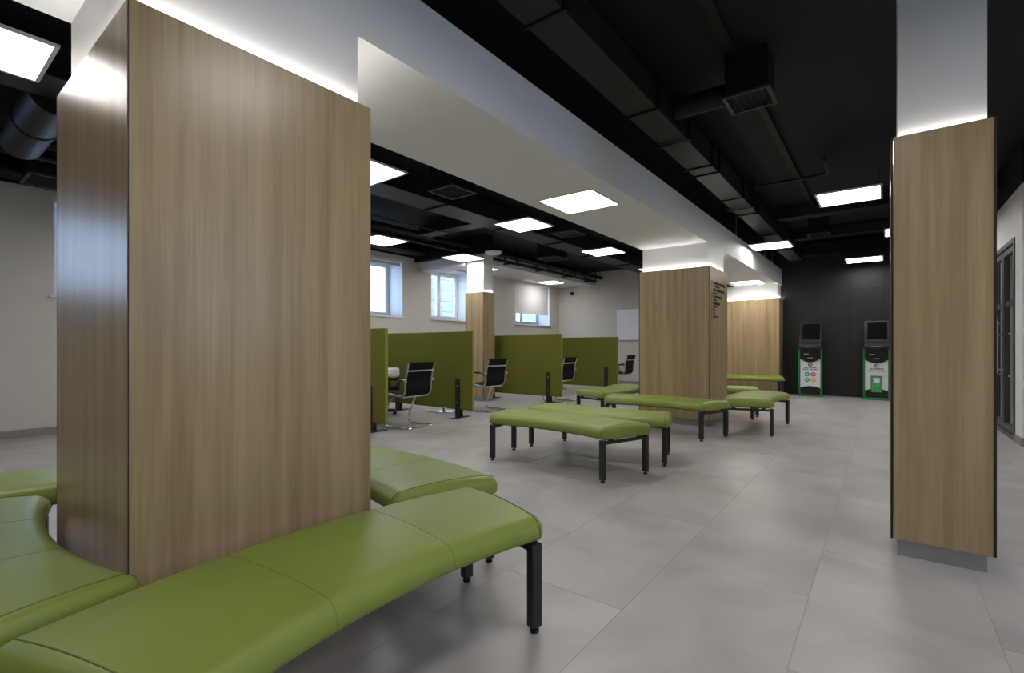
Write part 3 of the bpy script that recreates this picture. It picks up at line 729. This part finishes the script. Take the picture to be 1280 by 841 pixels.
# office chair with a white back pad, on castors
t = thing('office_chair', (4.90, 6.47, 0), 'office chair on castors with white padded back behind the nearest partition', 'office chair')
for k in range(5):
    a = 2 * PI * k / 5 + .4
    sp_ = MB().tube([(0.03 * math.cos(a), .03 * math.sin(a), .09), (.26 * math.cos(a), .26 * math.sin(a), .075)], .018, 8).build('base_spoke', M['black'], t, True)
    for s_ in (-1, 1):
        cx, cy = .26 * math.cos(a), .26 * math.sin(a); nx, ny = -math.sin(a), math.cos(a)
        MB().cyl((cx + nx * .008 * s_, cy + ny * .008 * s_, .029), (cx + nx * .024 * s_, cy + ny * .024 * s_, .029), .029, 16).build('castor', M['rubber'], sp_, True)
MB().cyl((0, 0, .07), (0, 0, .40), .026, 16).build('gas_lift', M['black'], t, True)
MB().box(-.23, .23, -.22, .22, .40, .46, .025, 3).build('seat', M['mesh'], t, True)
MB().tube([(0, -.10, .41), (0, -.24, .42), (0, -.27, .50), (0, -.265, .64)], .018, 10).build('back_post', M['black'], t, True)
MB().box(-.21, .21, -.29, -.20, .605, .765, .044, 5).build('back_pad', M['card'], t, True)

# whiteboard on the end wall
t = thing('whiteboard', (X1 - .012, 5.85, 1.30), 'white board with thin frame on the pale end wall', 'whiteboard')
MB().box(-.006, .0, -.44, .44, 0, .88).build('board_sheet', M['board'], t)
q = MB(); q.box(-.014, .011, -.455, .455, -.015, 0).box(-.014, .011, -.455, .455, .88, .895).box(-.014, .011, -.455, -.44, 0, .88).box(-.014, .011, .44, .455, 0, .88); q.build('board_frame', M['alu'], t)
MB().box(-.06, -.014, -.40, .40, -.018, -.008, .002).build('pen_tray', M['alu'], t)

# ------------------------------------------------------------------ self-service kiosks
def arc_poly(w_, z_side, z_mid, z_flat, n=12):
    """outline whose one edge is an arc from (-w, z_side) via (0, z_mid); other edge flat at z_flat"""
    top = [(-w_ + 2 * w_ * i / n, z_side + (z_mid - z_side) * (1 - (-1 + 2 * i / n) ** 2)) for i in range(n + 1)]
    return [(-w_, z_flat)] + top + [(w_, z_flat)] if True else top
def disc(r, n=20, c=(0, 0)): return [(c[0] + r * math.cos(2 * PI * i / n), c[1] + r * math.sin(2 * PI * i / n)) for i in range(n)]
def kiosk(yc, lab, phone):
    t = thing('self_service_kiosk', (12.47, yc, 0), lab, 'kiosk', 'self-service kiosks')
    W = .225; D = .42   # front faces -x
    AX, AZ, AN = (0, -1, 0), (0, 0, 1), (-1, 0, 0)      # seen from the front: +a runs to the viewer's right
    MB().box(0, D, -W + .03, W - .03, 0.0, 1.04, .006).build('cabinet', M['kiosk_black'], t)
    for s_ in (-1, 1):
        MB().box(-.022, .06, s_ * W - (.036 if s_ > 0 else 0), s_ * W + (.036 if s_ < 0 else 0), .0, 1.05, .006).build('green_side_trim', M['green'], t)
    MB().box(-.022, .02, -W + .036, W - .036, .0, .045, .004).build('green_base_trim', M['green'], t)
    w2 = W - .037
    # front cover: white middle, black curved ends
    MB().prism([(-w2, .045), (w2, .045), (w2, 1.045), (-w2, 1.045)], (0, 0, 0), AX, AZ, AN, .012).build('front_cover', M['print_white'], t)
    MB().prism(arc_poly(w2, .195, .235, .046), (-.012, 0, 0), AX, AZ, AN, .003).build('lower_black_panel', M['print_black'], t)
    up = MB().prism(arc_poly(w2, .83, .755, 1.046), (-.012, 0, 0), AX, AZ, AN, .016).build('upper_black_panel', M['print_black'], t)
    MB().box(-.030, -.0285, .03, .12, .925, .945).build('bank_card_slot', M['alu'], up)
    MB().box(-.030, -.0285, -.14, -.05, .920, .950).build('coin_slot', M['kiosk_black'], up)
    MB().box(-.030, -.0285, -.05, .05, .845, .858).build('receipt_slot', M['alu'], up)
    # print: ring emblem, two lines of small text
    cx = .03
    e = MB(); n = 24; ro, ri = .042, .020
    hexa = 6 if phone else 24
    for i in range(hexa):
        a0, a1 = 2 * PI * i / hexa, 2 * PI * (i + 1) / hexa
        e.prism([(ri * math.cos(a0), ri * math.sin(a0)), (ro * math.cos(a0), ro * math.sin(a0)), (ro * math.cos(a1), ro * math.sin(a1)), (ri * math.cos(a1), ri * math.sin(a1))], (-.012, cx * 0, .705), AX, AZ, AN, .002)
    e.prism([(-.008, -.008), (.009, 0), (-.008, .008)], (-.012, 0, .705), AX, AZ, AN, .002)
    e.build('emblem', M['ink_grey'], t)
    rr = random.Random(5 if phone else 9)
    for hl, z in ((.115, .630), (.155, .588)):
        q = MB(); strokes(q, (-.012, hl, z), (0, -1, 0), AN, 2 * hl, .024, 0, rr); q.build('printed_text', M['ink_grey'], t)
    if not phone:
        for (ax_, az_), m in zip(((-.058, .49), (.058, .49), (-.058, .37), (.058, .37)), ('icon_blue', 'icon_red', 'icon_green', 'icon_orange')):
            ic = MB().prism(disc(.048), (-.012, -ax_, az_), AX, AZ, AN, .002).build('round_icon', M[m], t)
            sh = {'icon_blue': [(-.018, -.012), (.012, -.018), (.02, .018), (-.012, .014)], 'icon_red': [(-.02, -.014), (.016, -.014), (.02, .012), (-.016, .014)],
                  'icon_green': [(-.02, -.010), (.02, -.010), (.016, .014), (-.012, .014)], 'icon_orange': [(-.016, -.012), (.02, -.006), (.012, .016), (-.02, .010)]}[m]
            MB().prism(sh, (-.014, -ax_, az_), AX, AZ, AN, .001).build('icon_symbol', M['icon_light'], ic)
    else:
        ph = MB().prism([(-.095, .16), (.095, .16), (.095, .50), (-.095, .50)], (-.015, 0, 0), AX, AZ, AN, .003).build('printed_phone', M['ink_grey'], t)
        MB().prism([(-.083, .17), (.083, .17), (.083, .485), (-.083, .485)], (-.018, 0, 0), AX, AZ, AN, .001).build('phone_picture', M['phone_green'], ph)
        MB().prism([(-.05, .36), (.05, .36), (.05, .455), (-.05, .455)], (-.019, 0, 0), AX, AZ, AN, .001).build('pale_square', M['icon_light'], ph)
    # console head leaning back: side outline (x, z)
    hw = .205
    out = [(-.075, 1.045), (.30, 1.045), (.26, 1.60), (.15, 1.63), (-.015, 1.185), (-.06, 1.165), (-.085, 1.10)]
    MB().prism(out, (0, -hw, 0), (1, 0, 0), (0, 0, 1), (0, 1, 0), 2 * hw).build('console_head', M['kiosk_black'], t)
    # screen lies on the sloping face between (-.015,1.185) and (.15,1.63)
    a = Vector((-.015, 0, 1.185)); b_ = Vector((.15, 0, 1.63)); ay = (b_ - a).normalized(); nn = Vector((-ay.z, 0, ay.x))
    ln = (b_ - a).length
    MB().prism([(-hw, .0), (hw, .0), (hw, ln), (-hw, ln)], a, (0, -1, 0), ay, nn, .012).build('screen_bezel', M['kiosk_black'], t)
    MB().prism([(-hw + .05, .07), (hw - .03, .07), (hw - .03, ln - .04), (-hw + .05, ln - .04)], a + nn * .012, (0, -1, 0), ay, nn, .002).build('screen', M['screen'], t)
    MB().box(-.088, -.07, -.09, .09, 1.095, 1.105).build('status_strip', M['alu'], t)
    return t
kiosk(1.30, 'black and green self-service kiosk with four round coloured icons', False)
kiosk(.135, 'black and green self-service kiosk with a green phone picture', True)
